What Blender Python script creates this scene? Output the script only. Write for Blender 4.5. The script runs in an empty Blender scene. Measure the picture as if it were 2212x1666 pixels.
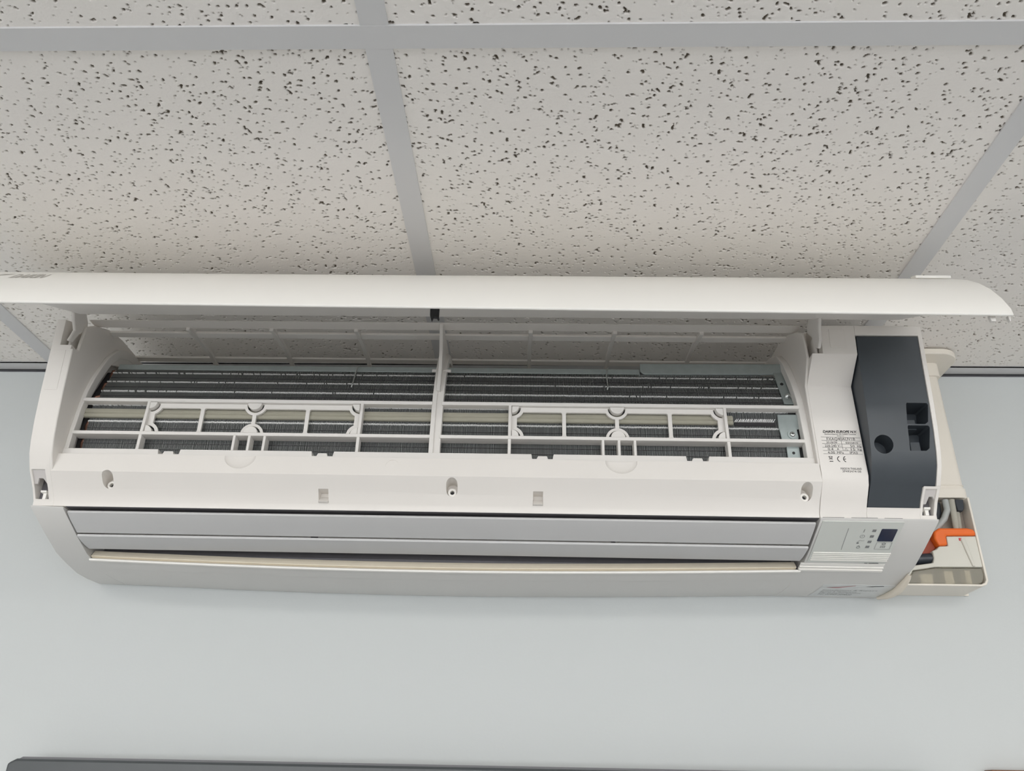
import bpy, bmesh, math, random
import numpy as np
from mathutils import Vector, Matrix

sc = bpy.context.scene
col = sc.collection
HC = 2.45                     # ceiling height
# ------------------------------------------------------------------ camera
F_PX = 1799.7
YAW, PITCH, ROLL = math.radians(-1.8977), math.radians(26.2853), math.radians(1.1645)
fw = Vector((math.sin(YAW) * math.cos(PITCH), math.cos(YAW) * math.cos(PITCH), math.sin(PITCH)))
rt = Vector((math.cos(YAW), -math.sin(YAW), 0))
up = rt.cross(fw)
rt, up = math.cos(ROLL) * rt + math.sin(ROLL) * up, -math.sin(ROLL) * rt + math.cos(ROLL) * up
cam_d = bpy.data.cameras.new('camera')
cam = bpy.data.objects.new('camera', cam_d)
col.objects.link(cam)
m = Matrix((rt, up, -fw)).transposed().to_4x4()
m.translation = Vector((0.0700, -1.1376, HC - 0.5859))
cam.matrix_world = m
cam_d.sensor_fit = 'HORIZONTAL'
cam_d.sensor_width = 36
cam_d.lens = 36 * F_PX / 2212
cam_d.clip_start = 0.01
sc.camera = cam
# ------------------------------------------------------------------ world and exposure
w = bpy.data.worlds.new('world')
sc.world = w
w.use_nodes = True
w.node_tree.nodes['Background'].inputs[0].default_value = (1.0, 0.995, 0.985, 1)
w.node_tree.nodes['Background'].inputs[1].default_value = 0.46
sc.view_settings.view_transform = 'Standard'
sc.view_settings.look = 'None'
sc.view_settings.exposure = 0.10
sc.view_settings.gamma = 1.0
sc.cycles.diffuse_bounces = 8
sc.view_settings.use_curve_mapping = False
WINDOW_EMIT = 3.6            # glow of the unseen window wall added behind the camera for front light
LAMP_EMIT = 11.0               # unseen, added ceiling light diffusers (built with the ceiling)


# ------------------------------------------------------------------ materials
def lin(c):
    c = c / 255.0
    return c / 12.92 if c <= 0.04045 else ((c + 0.055) / 1.055) ** 2.4


def rgb(r, g, b):
    return (lin(r), lin(g), lin(b), 1)


def mat(name, c, rough=0.5, metal=0.0, var=0.03, vscale=30, bump=0.0, bscale=300, spec=0.5, **kw):
    mt = bpy.data.materials.new(name)
    mt.use_nodes = True
    nt = mt.node_tree
    b = nt.nodes['Principled BSDF']
    b.inputs['Roughness'].default_value = rough
    b.inputs['Metallic'].default_value = metal
    b.inputs['Specular IOR Level'].default_value = spec
    tc = nt.nodes.new('ShaderNodeTexCoord')
    if var:
        n = nt.nodes.new('ShaderNodeTexNoise')
        n.inputs['Scale'].default_value = vscale
        n.inputs['Detail'].default_value = 3
        nt.links.new(tc.outputs['Object'], n.inputs['Vector'])
        mx = nt.nodes.new('ShaderNodeMix')
        mx.data_type = 'RGBA'
        mx.inputs['A'].default_value = tuple(x * (1 - var) for x in c[:3]) + (1,)
        mx.inputs['B'].default_value = tuple(min(1, x * (1 + var)) for x in c[:3]) + (1,)
        nt.links.new(n.outputs['Fac'], mx.inputs['Factor'])
        nt.links.new(mx.outputs['Result'], b.inputs['Base Color'])
    else:
        b.inputs['Base Color'].default_value = c
    if bump:
        n2 = nt.nodes.new('ShaderNodeTexNoise')
        n2.inputs['Scale'].default_value = bscale
        n2.inputs['Detail'].default_value = 2
        nt.links.new(tc.outputs['Object'], n2.inputs['Vector'])
        bp = nt.nodes.new('ShaderNodeBump')
        bp.inputs['Strength'].default_value = bump
        bp.inputs['Distance'].default_value = 0.001
        nt.links.new(n2.outputs['Fac'], bp.inputs['Height'])
        nt.links.new(bp.outputs['Normal'], b.inputs['Normal'])
    for k, v in kw.items():
        b.inputs[k.replace('_', ' ')].default_value = v
    return mt


M = {}
M['wall'] = mat('wall_paint', rgb(200, 204, 204), 0.7, var=0.012, vscale=3, bump=0.08, bscale=250)
M['floor'] = mat('floor_vinyl', rgb(168, 168, 168), 0.6, var=0.05, vscale=6)
M['tee'] = mat('tee_enamel', rgb(212, 212, 213), 0.45, var=0.01)
M['void'] = mat('ceiling_void', rgb(150, 150, 154), 0.9)
M['plastic'] = mat('casing_plastic', rgb(231, 227, 222), 0.5, var=0.015, vscale=12, bump=0.03, bscale=900)
M['panel'] = mat('panel_plastic', rgb(241, 239, 234), 0.38, var=0.012, vscale=8)
M['grille'] = mat('grille_plastic', rgb(229, 226, 222), 0.5, var=0.012)
M['louver'] = mat('louver_shaded', rgb(204, 204, 204), 0.45, var=0.012)  # greyed to put the down-facing louvers' shade into the colour
M['lower'] = mat('lower_shell_shaded', rgb(215, 214, 211), 0.45, var=0.012)  # same white plastic, greyed so the underside's shade is in the colour
M['black'] = mat('cover_black', rgb(62, 68, 74), 0.42, var=0.08, vscale=40, bump=0.05, bscale=1500)
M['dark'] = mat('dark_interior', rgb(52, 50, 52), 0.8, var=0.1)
M['duct'] = mat('duct_plastic', rgb(112, 110, 114), 0.7, var=0.1)
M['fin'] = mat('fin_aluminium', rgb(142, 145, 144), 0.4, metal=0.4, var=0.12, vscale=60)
M['core'] = mat('fin_gap_shade', rgb(96, 98, 98), 0.5, metal=0.3, var=0.1, vscale=80)  # grey backing whose colour stands for shade in the gaps between fins
M['fin_glint'] = mat('fin_glint_aluminium', rgb(246, 247, 246), 0.35, metal=0.15, var=0.1, vscale=90)  # brighter aluminium, the glint of fin edges put into the colour
M['zinc'] = mat('galvanised_steel', rgb(170, 180, 180), 0.38, metal=0.6, var=0.12, vscale=120)
M['steel'] = mat('screw_steel', rgb(190, 194, 192), 0.28, metal=0.85, var=0.05)
M['copper'] = mat('copper_tube', rgb(104, 74, 62), 0.4, metal=0.8, var=0.15, vscale=50)
M['foam'] = mat('sealing_foam', rgb(168, 165, 150), 0.85, var=0.08, vscale=60, bump=0.2, bscale=500)
M['felt'] = mat('cream_felt', rgb(236, 226, 206), 0.85, var=0.04, vscale=40, bump=0.2, bscale=800)
M['disp'] = mat('display_plate', rgb(214, 217, 212), 0.4, var=0.01)
M['navy'] = mat('display_window', rgb(32, 44, 68), 0.15, var=0.05)
M['ink'] = mat('black_ink', rgb(42, 42, 44), 0.6, var=0)
M['greyink'] = mat('grey_ink', rgb(128, 130, 130), 0.6, var=0)
M['logo'] = mat('logo_grey', rgb(186, 182, 176), 0.4, var=0)
M['sticker'] = mat('sticker_vinyl', rgb(212, 214, 213), 0.35, var=0.01)
M['red'] = mat('red_ink', rgb(196, 60, 66), 0.5, var=0)
M['faded'] = mat('faded_red_ink', rgb(186, 140, 142), 0.5, var=0)
M['curl'] = mat('curled_backing', rgb(232, 222, 206), 0.45, var=0.04, vscale=60)
M['trunk'] = mat('cream_pvc', rgb(234, 228, 217), 0.42, var=0.012)
M['pump'] = mat('pump_grey', rgb(214, 212, 202), 0.45, var=0.03)
M['orange'] = mat('orange_plastic', rgb(238, 110, 36), 0.4, var=0.03)
M['orange_shade'] = mat('shadow_orange', rgb(150, 62, 34), 0.5, var=0.05)  # darker copy of the orange, clip side's shade put into the colour
M['hose'] = mat('black_rubber', rgb(46, 52, 60), 0.4, var=0.1)
M['tubegrey'] = mat('grey_tube', rgb(176, 180, 178), 0.35, var=0.03)
M['clear'] = mat('clear_tube', rgb(216, 214, 202), 0.15, var=0, Transmission_Weight=0.4, IOR=1.3)
M['resin'] = mat('clear_reservoir', rgb(222, 218, 204), 0.12, var=0.05, vscale=60, Transmission_Weight=0.65, IOR=1.25)
M['back'] = mat('grey_backplate', rgb(150, 142, 132), 0.6, var=0.05)
M['tv'] = mat('tv_bezel', rgb(74, 78, 80), 0.35, var=0.05)
M['tvedge'] = mat('tv_edge', rgb(128, 128, 132), 0.4, var=0.03)
M['screen'] = mat('tv_screen', rgb(18, 20, 24), 0.12, var=0)
M['wood'] = mat('brown_wood', rgb(120, 84, 62), 0.5, var=0.15, vscale=40)
M['paper'] = mat('white_paper', rgb(222, 220, 214), 0.7, var=0.02)

# mineral-fibre tile: painted face, hole shade put into the colour as fibre grey by depth (object z > 0)
mt = bpy.data.materials.new('mineral_tile')
mt.use_nodes = True
nt = mt.node_tree
b = nt.nodes['Principled BSDF']
b.inputs['Roughness'].default_value = 0.9
b.inputs['Specular IOR Level'].default_value = 0.1
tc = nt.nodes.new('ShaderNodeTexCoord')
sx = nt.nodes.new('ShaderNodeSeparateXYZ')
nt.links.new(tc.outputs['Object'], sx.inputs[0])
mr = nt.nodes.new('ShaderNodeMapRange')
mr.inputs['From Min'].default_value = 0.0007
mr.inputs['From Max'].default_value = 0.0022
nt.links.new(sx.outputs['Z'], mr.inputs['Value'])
nz = nt.nodes.new('ShaderNodeTexNoise')
nz.inputs['Scale'].default_value = 2.2
nt.links.new(tc.outputs['Object'], nz.inputs['Vector'])
m1 = nt.nodes.new('ShaderNodeMix')
m1.data_type = 'RGBA'
m1.inputs['A'].default_value = rgb(240, 237, 231)
m1.inputs['B'].default_value = rgb(241, 237, 234)
nt.links.new(nz.outputs['Fac'], m1.inputs['Factor'])
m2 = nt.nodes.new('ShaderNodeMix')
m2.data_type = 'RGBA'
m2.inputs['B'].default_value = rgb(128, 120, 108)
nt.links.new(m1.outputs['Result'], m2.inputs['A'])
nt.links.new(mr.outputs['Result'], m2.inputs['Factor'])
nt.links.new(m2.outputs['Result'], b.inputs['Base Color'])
n2 = nt.nodes.new('ShaderNodeTexNoise')
n2.inputs['Scale'].default_value = 260
n2.inputs['Detail'].default_value = 3
nt.links.new(tc.outputs['Object'], n2.inputs['Vector'])
bp = nt.nodes.new('ShaderNodeBump')
bp.inputs['Strength'].default_value = 0.25
bp.inputs['Distance'].default_value = 0.0012
nt.links.new(n2.outputs['Fac'], bp.inputs['Height'])
nt.links.new(bp.outputs['Normal'], b.inputs['Normal'])
M['tile'] = mt

lm = bpy.data.materials.new('lamp_diffuser')
lm.use_nodes = True
lb = lm.node_tree.nodes['Principled BSDF']
lb.inputs['Base Color'].default_value = (0.9, 0.9, 0.9, 1)
lb.inputs['Emission Color'].default_value = (1.0, 0.97, 0.93, 1)
lb.inputs['Emission Strength'].default_value = LAMP_EMIT
M['lamp'] = lm
dm = bpy.data.materials.new('window_daylight')
dm.use_nodes = True
db = dm.node_tree.nodes['Principled BSDF']
db.inputs['Base Color'].default_value = (0.8, 0.8, 0.8, 1)
db.inputs['Emission Color'].default_value = (0.97, 0.985, 1.0, 1)
db.inputs['Emission Strength'].default_value = WINDOW_EMIT
M['daylight'] = dm


# ------------------------------------------------------------------ mesh helpers
def tag(o, label=None, cat=None, group=None, kind=None):
    if label: o['label'] = label
    if cat: o['category'] = cat
    if group: o['group'] = group
    if kind: o['kind'] = kind
    return o


class B:
    """collects polygons in (x, y, z) source space; f maps a source point to object space"""
    def __init__(self, f=None):
        self.v, self.q, self.f = [], [], f or (lambda p: p)

    def add(self, vs, fs):
        o = len(self.v)
        self.v += [self.f(tuple(p)) for p in vs]
        self.q += [tuple(i + o for i in a) for a in fs]
        return self

    def prism(self, prof, u0, u1, n=1):             # profile in (y, z), extruded along u
        k = len(prof)
        vs = [(u0 + (u1 - u0) * j / n, y, z) for j in range(n + 1) for (y, z) in prof]
        fs = [(j * k + i, j * k + (i + 1) % k, (j + 1) * k + (i + 1) % k, (j + 1) * k + i) for j in range(n) for i in range(k)]
        fs += [tuple(range(k))[::-1], tuple(n * k + i for i in range(k))]
        return self.add(vs, fs)

    def plate(self, poly, y0, y1):                  # polygon in (u, z), extruded along y
        k = len(poly)
        vs = [(u, y0, z) for u, z in poly] + [(u, y1, z) for u, z in poly]
        fs = [(i, (i + 1) % k, k + (i + 1) % k, k + i) for i in range(k)] + [tuple(range(k))[::-1], tuple(range(k, 2 * k))]
        return self.add(vs, fs)

    def slab(self, poly, z0, z1):                   # polygon in (x, y), extruded along z
        k = len(poly)
        vs = [(x, y, z0) for x, y in poly] + [(x, y, z1) for x, y in poly]
        fs = [(i, (i + 1) % k, k + (i + 1) % k, k + i) for i in range(k)] + [tuple(range(k))[::-1], tuple(range(k, 2 * k))]
        return self.add(vs, fs)

    def box(self, x0, x1, y0, y1, z0, z1):
        return self.plate([(x0, z0), (x1, z0), (x1, z1), (x0, z1)], y0, y1)

    def tube(self, path, r, n=10, caps=True):
        path = [Vector(a) for a in path]
        rs = r if isinstance(r, (list, tuple)) else [r] * len(path)
        vs, fs = [], []
        ref = None
        for i, a in enumerate(path):
            t = (path[min(i + 1, len(path) - 1)] - path[max(i - 1, 0)]).normalized()
            if ref is None:
                ref = t.orthogonal().normalized()
            ref = (ref - t * ref.dot(t)).normalized()
            bi = t.cross(ref)
            for k in range(n):
                an = 2 * math.pi * k / n
                vs.append(tuple(a + (ref * math.cos(an) + bi * math.sin(an)) * rs[i]))
        for i in range(len(path) - 1):
            for k in range(n):
                fs.append((i * n + k, i * n + (k + 1) % n, (i + 1) * n + (k + 1) % n, (i + 1) * n + k))
        if caps:
            fs += [tuple(range(n))[::-1], tuple((len(path) - 1) * n + k for k in range(n))]
        return self.add(vs, fs)

    def ycyl(self, u, z, r, y0, y1, n=20, a0=0.0, a1=2 * math.pi, ru=None):
        full = a1 - a0 > 6.2
        k = n if full else n + 1
        pts = [(u + (ru or r) * math.cos(a0 + (a1 - a0) * i / n), z + r * math.sin(a0 + (a1 - a0) * i / n)) for i in range(k)]
        return self.plate(pts, y0, y1)

    def mesh(self, name):
        me = bpy.data.meshes.new(name)
        me.from_pydata(self.v, [], self.q)
        bm = bmesh.new()
        bm.from_mesh(me)
        bmesh.ops.recalc_face_normals(bm, faces=bm.faces)
        bm.to_mesh(me)
        bm.free()
        return me

    def obj(self, name, material, parent=None, bevel=0.0, smooth=35, seg=2):
        me = self.mesh(name)
        return finish(name, me, material, parent, bevel, smooth, seg)


def finish(name, me, material, parent=None, bevel=0.0, smooth=35, seg=2):
    me.materials.clear()
    me.materials.append(M[material])
    o = bpy.data.objects.new(name, me)
    col.objects.link(o)
    o.parent = parent
    if smooth:
        me.shade_smooth()
        me.set_sharp_from_angle(angle=math.radians(smooth))
    if bevel:
        bv = o.modifiers.new('bevel', 'BEVEL')
        bv.width = bevel
        bv.segments = seg
        bv.limit_method = 'ANGLE'
        bv.angle_limit = math.radians(38)
    return o


def cut(bld, cutters):
    """boolean-subtract every cutter builder from the builder, return a mesh"""
    t = bpy.data.objects.new('tmp', bld.mesh('tmp'))
    col.objects.link(t)
    cs = []
    for c in cutters:
        k = bpy.data.objects.new('tmpc', c.mesh('tmpc'))
        col.objects.link(k)
        cs.append(k)
        md = t.modifiers.new('b', 'BOOLEAN')
        md.operation = 'DIFFERENCE'
        md.solver = 'EXACT'
        md.object = k
    dg = bpy.context.evaluated_depsgraph_get()
    me = bpy.data.meshes.new_from_object(t.evaluated_get(dg))
    for o in [t] + cs:
        d = o.data
        bpy.data.objects.remove(o)
        bpy.data.meshes.remove(d)
    return me


def holed_plate(bld, outer, holes, y0, y1):
    """flat plate in (u, z) with holes, thickness y0..y1"""
    bm = bmesh.new()
    edges = []
    for loop in [outer] + holes:
        vs = [bm.verts.new((a, 0, c)) for a, c in loop]
        edges += [bm.edges.new((vs[i], vs[(i + 1) % len(vs)])) for i in range(len(vs))]
    bmesh.ops.triangle_fill(bm, edges=edges, use_beauty=True, use_dissolve=False)
    bm.verts.index_update()
    tri = [tuple(v.index for v in f.verts) for f in bm.faces]
    pts = [tuple(v.co) for v in bm.verts]
    bm.free()
    n = len(pts)
    vs = [(p[0], y0, p[2]) for p in pts] + [(p[0], y1, p[2]) for p in pts]
    fs = tri + [tuple(i + n for i in t[::-1]) for t in tri]
    o = 0
    for loop in [outer] + holes:
        k = len(loop)
        fs += [(o + i, o + (i + 1) % k, n + o + (i + 1) % k, n + o + i) for i in range(k)]
        o += k
    bld.add(vs, fs)


def text_mesh(s, bold=False, shear=0.0, space=1.0):
    cu = bpy.data.curves.new('t', 'FONT')
    cu.body = s
    cu.shear = shear
    cu.space_character = space
    cu.resolution_u = 3
    if bold:
        cu.offset = 0.035
    o = bpy.data.objects.new('t', cu)
    col.objects.link(o)
    dg = bpy.context.evaluated_depsgraph_get()
    dg.update()
    me = bpy.data.meshes.new_from_object(o.evaluated_get(dg))
    bpy.data.objects.remove(o)
    bpy.data.curves.remove(cu)
    vs = np.array([v.co[:2] for v in me.vertices])
    fs = [tuple(pl.vertices) for pl in me.polygons]
    bpy.data.meshes.remove(me)
    vs -= vs.min(0)
    vs /= vs.max(0)
    return vs, fs


# ------------------------------------------------------------------ the room
def W(p):
    return (p[0], p[1], p[2] + HC)


XA, PY = -0.0700, -0.6289      # one cross tee, first main tee (parallel to the wall)
tag(B(W).box(-3.7, 3.7, 0.0, 0.12, -HC, -0.0050).obj('wall_back', 'wall', smooth=0), kind='structure')
tag(B(W).box(-3.7, 3.7, -5.2, 0.12, -HC - 0.05, -HC).obj('floor', 'floor', smooth=0), kind='structure')
gap = B(W).box(-3.7, 3.7, 0.010, 0.12, -0.0050, 0.05).obj('wall_gap', 'void', bpy.data.objects['wall_back'], smooth=0)  # recess in a darker grey, its shade partly put into the colour

# unseen window wall, added behind the camera for front light
wf = bpy.data.objects.new('wall_front', None)
col.objects.link(wf)
tag(wf, kind='structure')
for x0, x1, z0, z1 in ((-3.7, 3.7, -HC, -1.65), (-3.7, 3.7, -0.12, 0.0), (-3.7, -3.2, -1.65, -0.12), (-0.15, 0.15, -1.65, -0.12), (3.2, 3.7, -1.65, -0.12)):
    B(W).box(x0, x1, -5.2, -5.1, z0, z1).obj('wall_panel', 'wall', wf, smooth=0)
for i_, (x0, x1) in enumerate(((-3.2, -0.15), (0.15, 3.2))):
    wo = B(W).box(x0, x1, -5.16, -5.15, -1.65, -0.12).obj('window_%d' % (i_ + 1), 'daylight', smooth=0)  # glowing pane, added for front light
    tag(wo, kind='structure')
    for q in range(4):
        xm = x0 + (x1 - x0) * q / 3
        B(W).box(xm - .03, xm + .03, -5.17, -5.10, -1.65, -0.12).obj('window_mullion', 'tee', wo, smooth=0)

ceiling = bpy.data.objects.new('ceiling', None)
col.objects.link(ceiling)
ceiling.location = (0, 0, HC)
tag(ceiling, kind='structure')
B().box(-3.7, 3.7, -5.2, 0.12, 0.10, 0.12).obj('ceiling_deck', 'void', ceiling, smooth=0)

# tile: a height field with real holes and fissures, one mesh shared by every tile
TS, TN = 0.5965, 800
rng = np.random.default_rng(11)
xs = (np.arange(TN + 1) / TN - 0.5) * TS
Hh = np.zeros((TN + 1, TN + 1))
st = TS / TN


def pit(cx, cy, rx, ry, ang, dep):
    R = max(rx, ry) * 1.4
    i0, i1 = int((cx - R + TS / 2) / st), int((cx + R + TS / 2) / st) + 1
    j0, j1 = int((cy - R + TS / 2) / st), int((cy + R + TS / 2) / st) + 1
    i0, j0, i1, j1 = max(i0, 2), max(j0, 2), min(i1, TN - 2), min(j1, TN - 2)
    if i1 <= i0 or j1 <= j0:
        return
    X, Y = np.meshgrid(xs[i0:i1] - cx, xs[j0:j1] - cy, indexing='ij')
    c, s = math.cos(ang), math.sin(ang)
    d = np.sqrt(((X * c + Y * s) / rx) ** 2 + ((-X * s + Y * c) / ry) ** 2)
    d = d + rng.normal(0, 0.10, d.shape)
    h = dep * np.clip((1.15 - d) / 0.40, 0, 1)
    Hh[i0:i1, j0:j1] = np.maximum(Hh[i0:i1, j0:j1], h)


for i in range(6000):
    cx, cy = rng.uniform(-TS / 2, TS / 2, 2)
    k = rng.random()
    if k < 0.55:
        r = rng.uniform(0.0006, 0.0009)
        pit(cx, cy, r * rng.uniform(1, 1.3), r, rng.uniform(0, 3.14), rng.uniform(0.0012, 0.0022))
    elif k < 0.965:
        r = rng.uniform(0.0009, 0.0015)
        pit(cx, cy, r * rng.uniform(1, 1.5), r, rng.uniform(0, 3.14), rng.uniform(0.0026, 0.0044))
    else:
        a = rng.uniform(0, 3.14)
        for q in range(rng.integers(2, 4)):
            r = rng.uniform(0.0009, 0.0014)
            pit(cx, cy, r * 1.3, r, a, rng.uniform(0.003, 0.0045))
            a += rng.uniform(-0.9, 0.9)
            cx += math.cos(a) * r * 1.6
            cy += math.sin(a) * r * 1.6
Hh += rng.normal(0, 0.00003, Hh.shape)
n1 = TN + 1
co = np.zeros((n1 * n1, 3), dtype=np.float32)
co[:, 0] = np.repeat(xs, n1)
co[:, 1] = np.tile(xs, n1)
co[:, 2] = Hh.ravel()
idx = np.arange(n1 * n1).reshape(n1, n1)
quad = np.stack([idx[:-1, :-1], idx[:-1, 1:], idx[1:, 1:], idx[1:, :-1]], -1).reshape(-1, 4)
tile_me = bpy.data.meshes.new('ceiling_tile')
tile_me.vertices.add(len(co))
tile_me.vertices.foreach_set('co', co.ravel())
tile_me.loops.add(quad.size)
tile_me.loops.foreach_set('vertex_index', quad.ravel().astype(np.int32))
tile_me.polygons.add(len(quad))
tile_me.polygons.foreach_set('loop_start', np.arange(0, quad.size, 4, dtype=np.int32))
tile_me.polygons.foreach_set('loop_total', np.full(len(quad), 4, dtype=np.int32))
tile_me.update(calc_edges=True)
tile_me.shade_smooth()
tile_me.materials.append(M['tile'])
LAMPS = {(-2, 2), (1, 2), (-2, 5), (1, 5), (3, 4), (-4, 4)}  # unseen light panels, added to light the room
trn = random.Random(5)
for k in range(-5, 6):
    for j in range(0, 7):
        cx = XA + 0.6 * (k + 0.5)
        cy = (PY / 2 - 0.0055) if j == 0 else PY - 0.6 * (j - 0.5)
        if (k, j) in LAMPS:
            L_ = bpy.data.objects.new('added_ceiling_light', None)
            col.objects.link(L_)
            L_.location = (cx, cy, HC + 0.001)
            row = {2: 'nearer the wall', 5: 'farthest from the wall', 4: 'out to the side'}[j]
            tag(L_, 'added unseen square ceiling light panel %s, %s' % (row, 'left of the camera' if k < 0 else 'right of the camera'), 'light', 'added ceiling light panels')
            B().plate([(-0.295, 0), (0.295, 0), (0.295, 0.03), (-0.295, 0.03)], -0.295, 0.295).obj('housing', 'tee', L_, smooth=0)
            B().box(-0.28, 0.28, -0.28, 0.28, -0.003, 0.004).obj('diffuser', 'lamp', L_, smooth=0)
            continue
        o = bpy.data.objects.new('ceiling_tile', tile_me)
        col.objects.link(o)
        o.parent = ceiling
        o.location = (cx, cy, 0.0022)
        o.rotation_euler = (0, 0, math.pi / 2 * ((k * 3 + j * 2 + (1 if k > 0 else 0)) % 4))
for j in range(0, 8):
    y = PY - 0.6 * j
    B().box(-3.4, 3.4, y - 0.01215, y + 0.01215, 0, 0.0022).box(-3.4, 3.4, y - 0.001, y + 0.001, 0.002, 0.036).obj('main_tee', 'tee', ceiling, smooth=0)
    y1 = -0.0225 if j == 0 else PY - 0.6 * (j - 1) - 0.0123
    y0 = y + 0.0123
    for k in range(-5, 7):
        x = XA + 0.6 * k
        B().box(x - 0.01215, x + 0.01215, y0, y1, 0.0003, 0.0023).box(x - 0.001, x + 0.001, y0, y1, 0.002, 0.034).obj('cross_tee', 'tee', ceiling, smooth=0)
tr = B(W).box(-3.7, 3.7, -0.0214, 0.0, 0.0, 0.0016).box(-3.7, 3.7, -0.0214, -0.0205, 0.0, 0.003).box(-3.7, 3.7, -0.0012, 0.0, 0.0016, 0.024)
tag(tr.obj('trim_1', 'tee', smooth=0), kind='structure')

# ------------------------------------------------------------------ the air conditioner
KS, KT = 0.0255, 0.0055        # how the unit hangs: slightly skewed and out of level
ROOT = Vector((0, 0, HC - 0.336))


def A(p):
    u, y, z = p
    return (u - KS * y - ROOT.x, y - ROOT.y, z - KT * u + HC - ROOT.z)


ac = bpy.data.objects.new('air_conditioner', None)
col.objects.link(ac)
ac.location = ROOT
tag(ac, 'long white wall-mounted air conditioner with its front panel lifted open', 'air conditioner')

FP = [(-.2595, -.067), (-.2565, -.106), (-.2538, -.138), (-.2513, -.167), (-.2475, -.198), (-.243, -.222), (-.2385, -.237),
      (-.2285, -.2545), (-.2125, -.2715), (-.204, -.284), (-.2035, -.2895)]
TOP = [(-.002, -.034), (-.15, -.034), (-.188, -.040), (-.222, -.054), (-.25, -.0635)]
LS = [(-.2055, -.2925), (-.161, -.312), (-.1265, -.3255), (-.100, -.331), (-.065, -.3365), (-.034, -.337), (-.001, -.3355)]
G = [(-.2185, -.232), (-.2175, -.200), (-.2135, -.165), (-.209, -.141), (-.201, -.118), (-.191, -.097), (-.180, -.077),
     (-.160, -.055), (-.135, -.0445), (-.105, -.040)]


def offs(pl, d):
    out = []
    for i, (y, z) in enumerate(pl):
        a, c = pl[max(i - 1, 0)], pl[min(i + 1, len(pl) - 1)]
        ty, tz = c[0] - a[0], c[1] - a[1]
        n = math.hypot(ty, tz)
        out.append((y - tz / n * d, z + ty / n * d))
    return out


def bow(u):
    t = (u + .532) / .922
    return .0085 * math.sin(math.pi * t) if 0 < t < 1 else 0.0


def AB(p):
    return A((p[0], p[1], p[2] - bow(p[0])))


# end cap with hinge notch and latch pocket
o_cap = finish('end_cap', cut(B(A).prism(TOP + FP + [(-.002, -.2895)], -.532, -.507),
                              [B(A).box(-.5215, -.500, -.30, -.214, -.1010, .0),
                               B(A).box(-.5293, -.5135, -.30, -.1963, -.2818, -.2531)]), 'plastic', ac, .0005)

def fp_y(z):
    for (a, c), (d, e) in zip(FP[:-1], FP[1:]):
        if e <= z <= c:
            return a + (d - a) * (c - z) / (c - e)
    return FP[-1][0]


def latch(parent, u0, u1, zt, zb, sgn):
    """recessed plate greyed for shade with a stepped lower edge, a dark hollow under it and a small hook"""
    lo = [(0, .46), (.22, .46), (.40, .27), (.72, .27), (1, .50)] if sgn < 0 else [(0, .52), (.30, .52), (.48, .24), (.80, .24), (1, .36)]
    pts = [(0, 0), (1, 0)] + lo[::-1]
    P = [(u0 + (u1 - u0) * a, zt + (zb - zt) * c) for a, c in pts]
    k = len(P)
    vs = [(u, fp_y(z) + .0025, z) for u, z in P] + [(u, fp_y(z) + .0050, z) for u, z in P]
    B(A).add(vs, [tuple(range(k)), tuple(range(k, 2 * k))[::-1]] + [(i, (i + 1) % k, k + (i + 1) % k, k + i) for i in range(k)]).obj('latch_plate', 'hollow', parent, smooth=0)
    B(A).box(u0 + .0003, u1 - .0003, -.1985, -.1965, zb + .0003, zt - .0003).obj('latch_shade_sheet', 'duct', parent, smooth=0)
    um = u0 + (u1 - u0) * (.52 if sgn < 0 else .36)
    zh = zt + (zb - zt) * .66
    B(A).prism([(-.2085, zh), (-.199, zh + .0010), (-.199, zh - .0030), (-.2075, zh - .0022)], um - .0030, um + .0042).box(um - .0010, um + .0030, -.2045, -.199, zb, zh - .001).obj('latch_hook', 'panel', parent, .0004)


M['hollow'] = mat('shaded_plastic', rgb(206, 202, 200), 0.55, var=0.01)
latch(o_cap, -.5293, -.5135, -.2531, -.2818, -1)
pz = [-.1080, -.1220, -.1380, -.1500, -.1600]
B(A).prism([(fp_y(z) - .0005, z) for z in pz] + [(fp_y(z) + .002, z) for z in pz[::-1]], -.5285, -.5125).obj('moulded_pad', 'plastic', o_cap, .0003)
# inner side walls of the intake opening
side = TOP[:4] + [(-.240, -.066), (-.2435, -.1015)] + FP[1:7] + [(-.2280, -.2540), (-.2200, -.2540), (-.19, -.2345), (-.19, -.11), (-.17, -.07), (-.12, -.05), (-.002, -.05)]
B(A).prism(side, -.5085, -.5045).obj('side_wall', 'plastic', ac, .0012)
side_r = TOP[:4] + [(-.240, -.066), (-.2435, -.1015), (-.2235, -.131), (-.2262, -.2335), (-.19, -.2335), (-.19, -.11), (-.17, -.07), (-.12, -.05), (-.002, -.05)]
B(A).prism(side_r, .3893, .3925).obj('side_wall', 'plastic', ac, .0012)
# front band with screw recesses, clip slots and finger scoops
band = B(A).prism([(-.2265, -.2318), (-.2285, -.2545), (-.2125, -.2715), (-.204, -.284), (-.2035, -.2895), (-.188, -.2895), (-.188, -.2318)], -.507, .3908)
cutters = []
SCREWS = [(-.4395, -.2615), (-.0335, -.2645), (.3745, -.2640)]
for su, sz in SCREWS:
    pts = [(su + .0066 * math.cos(a), sz + .0025 + .0065 * math.sin(a)) for a in [math.pi * i / 10 for i in range(11)]]
    pts += [(su + .0066 * math.cos(a), sz - .0025 + .0065 * math.sin(a)) for a in [math.pi + math.pi * i / 10 for i in range(11)]]
    cutters.append(B(A).plate(pts, -.26, -.2005))
SLOTS = [(-.1845, -.2745), (.0668, -.2740)]
for su, sz in SLOTS:
    cutters.append(B(A).box(su - .0058, su + .0058, -.26, -.198, sz - .0072, sz + .0068))
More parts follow.
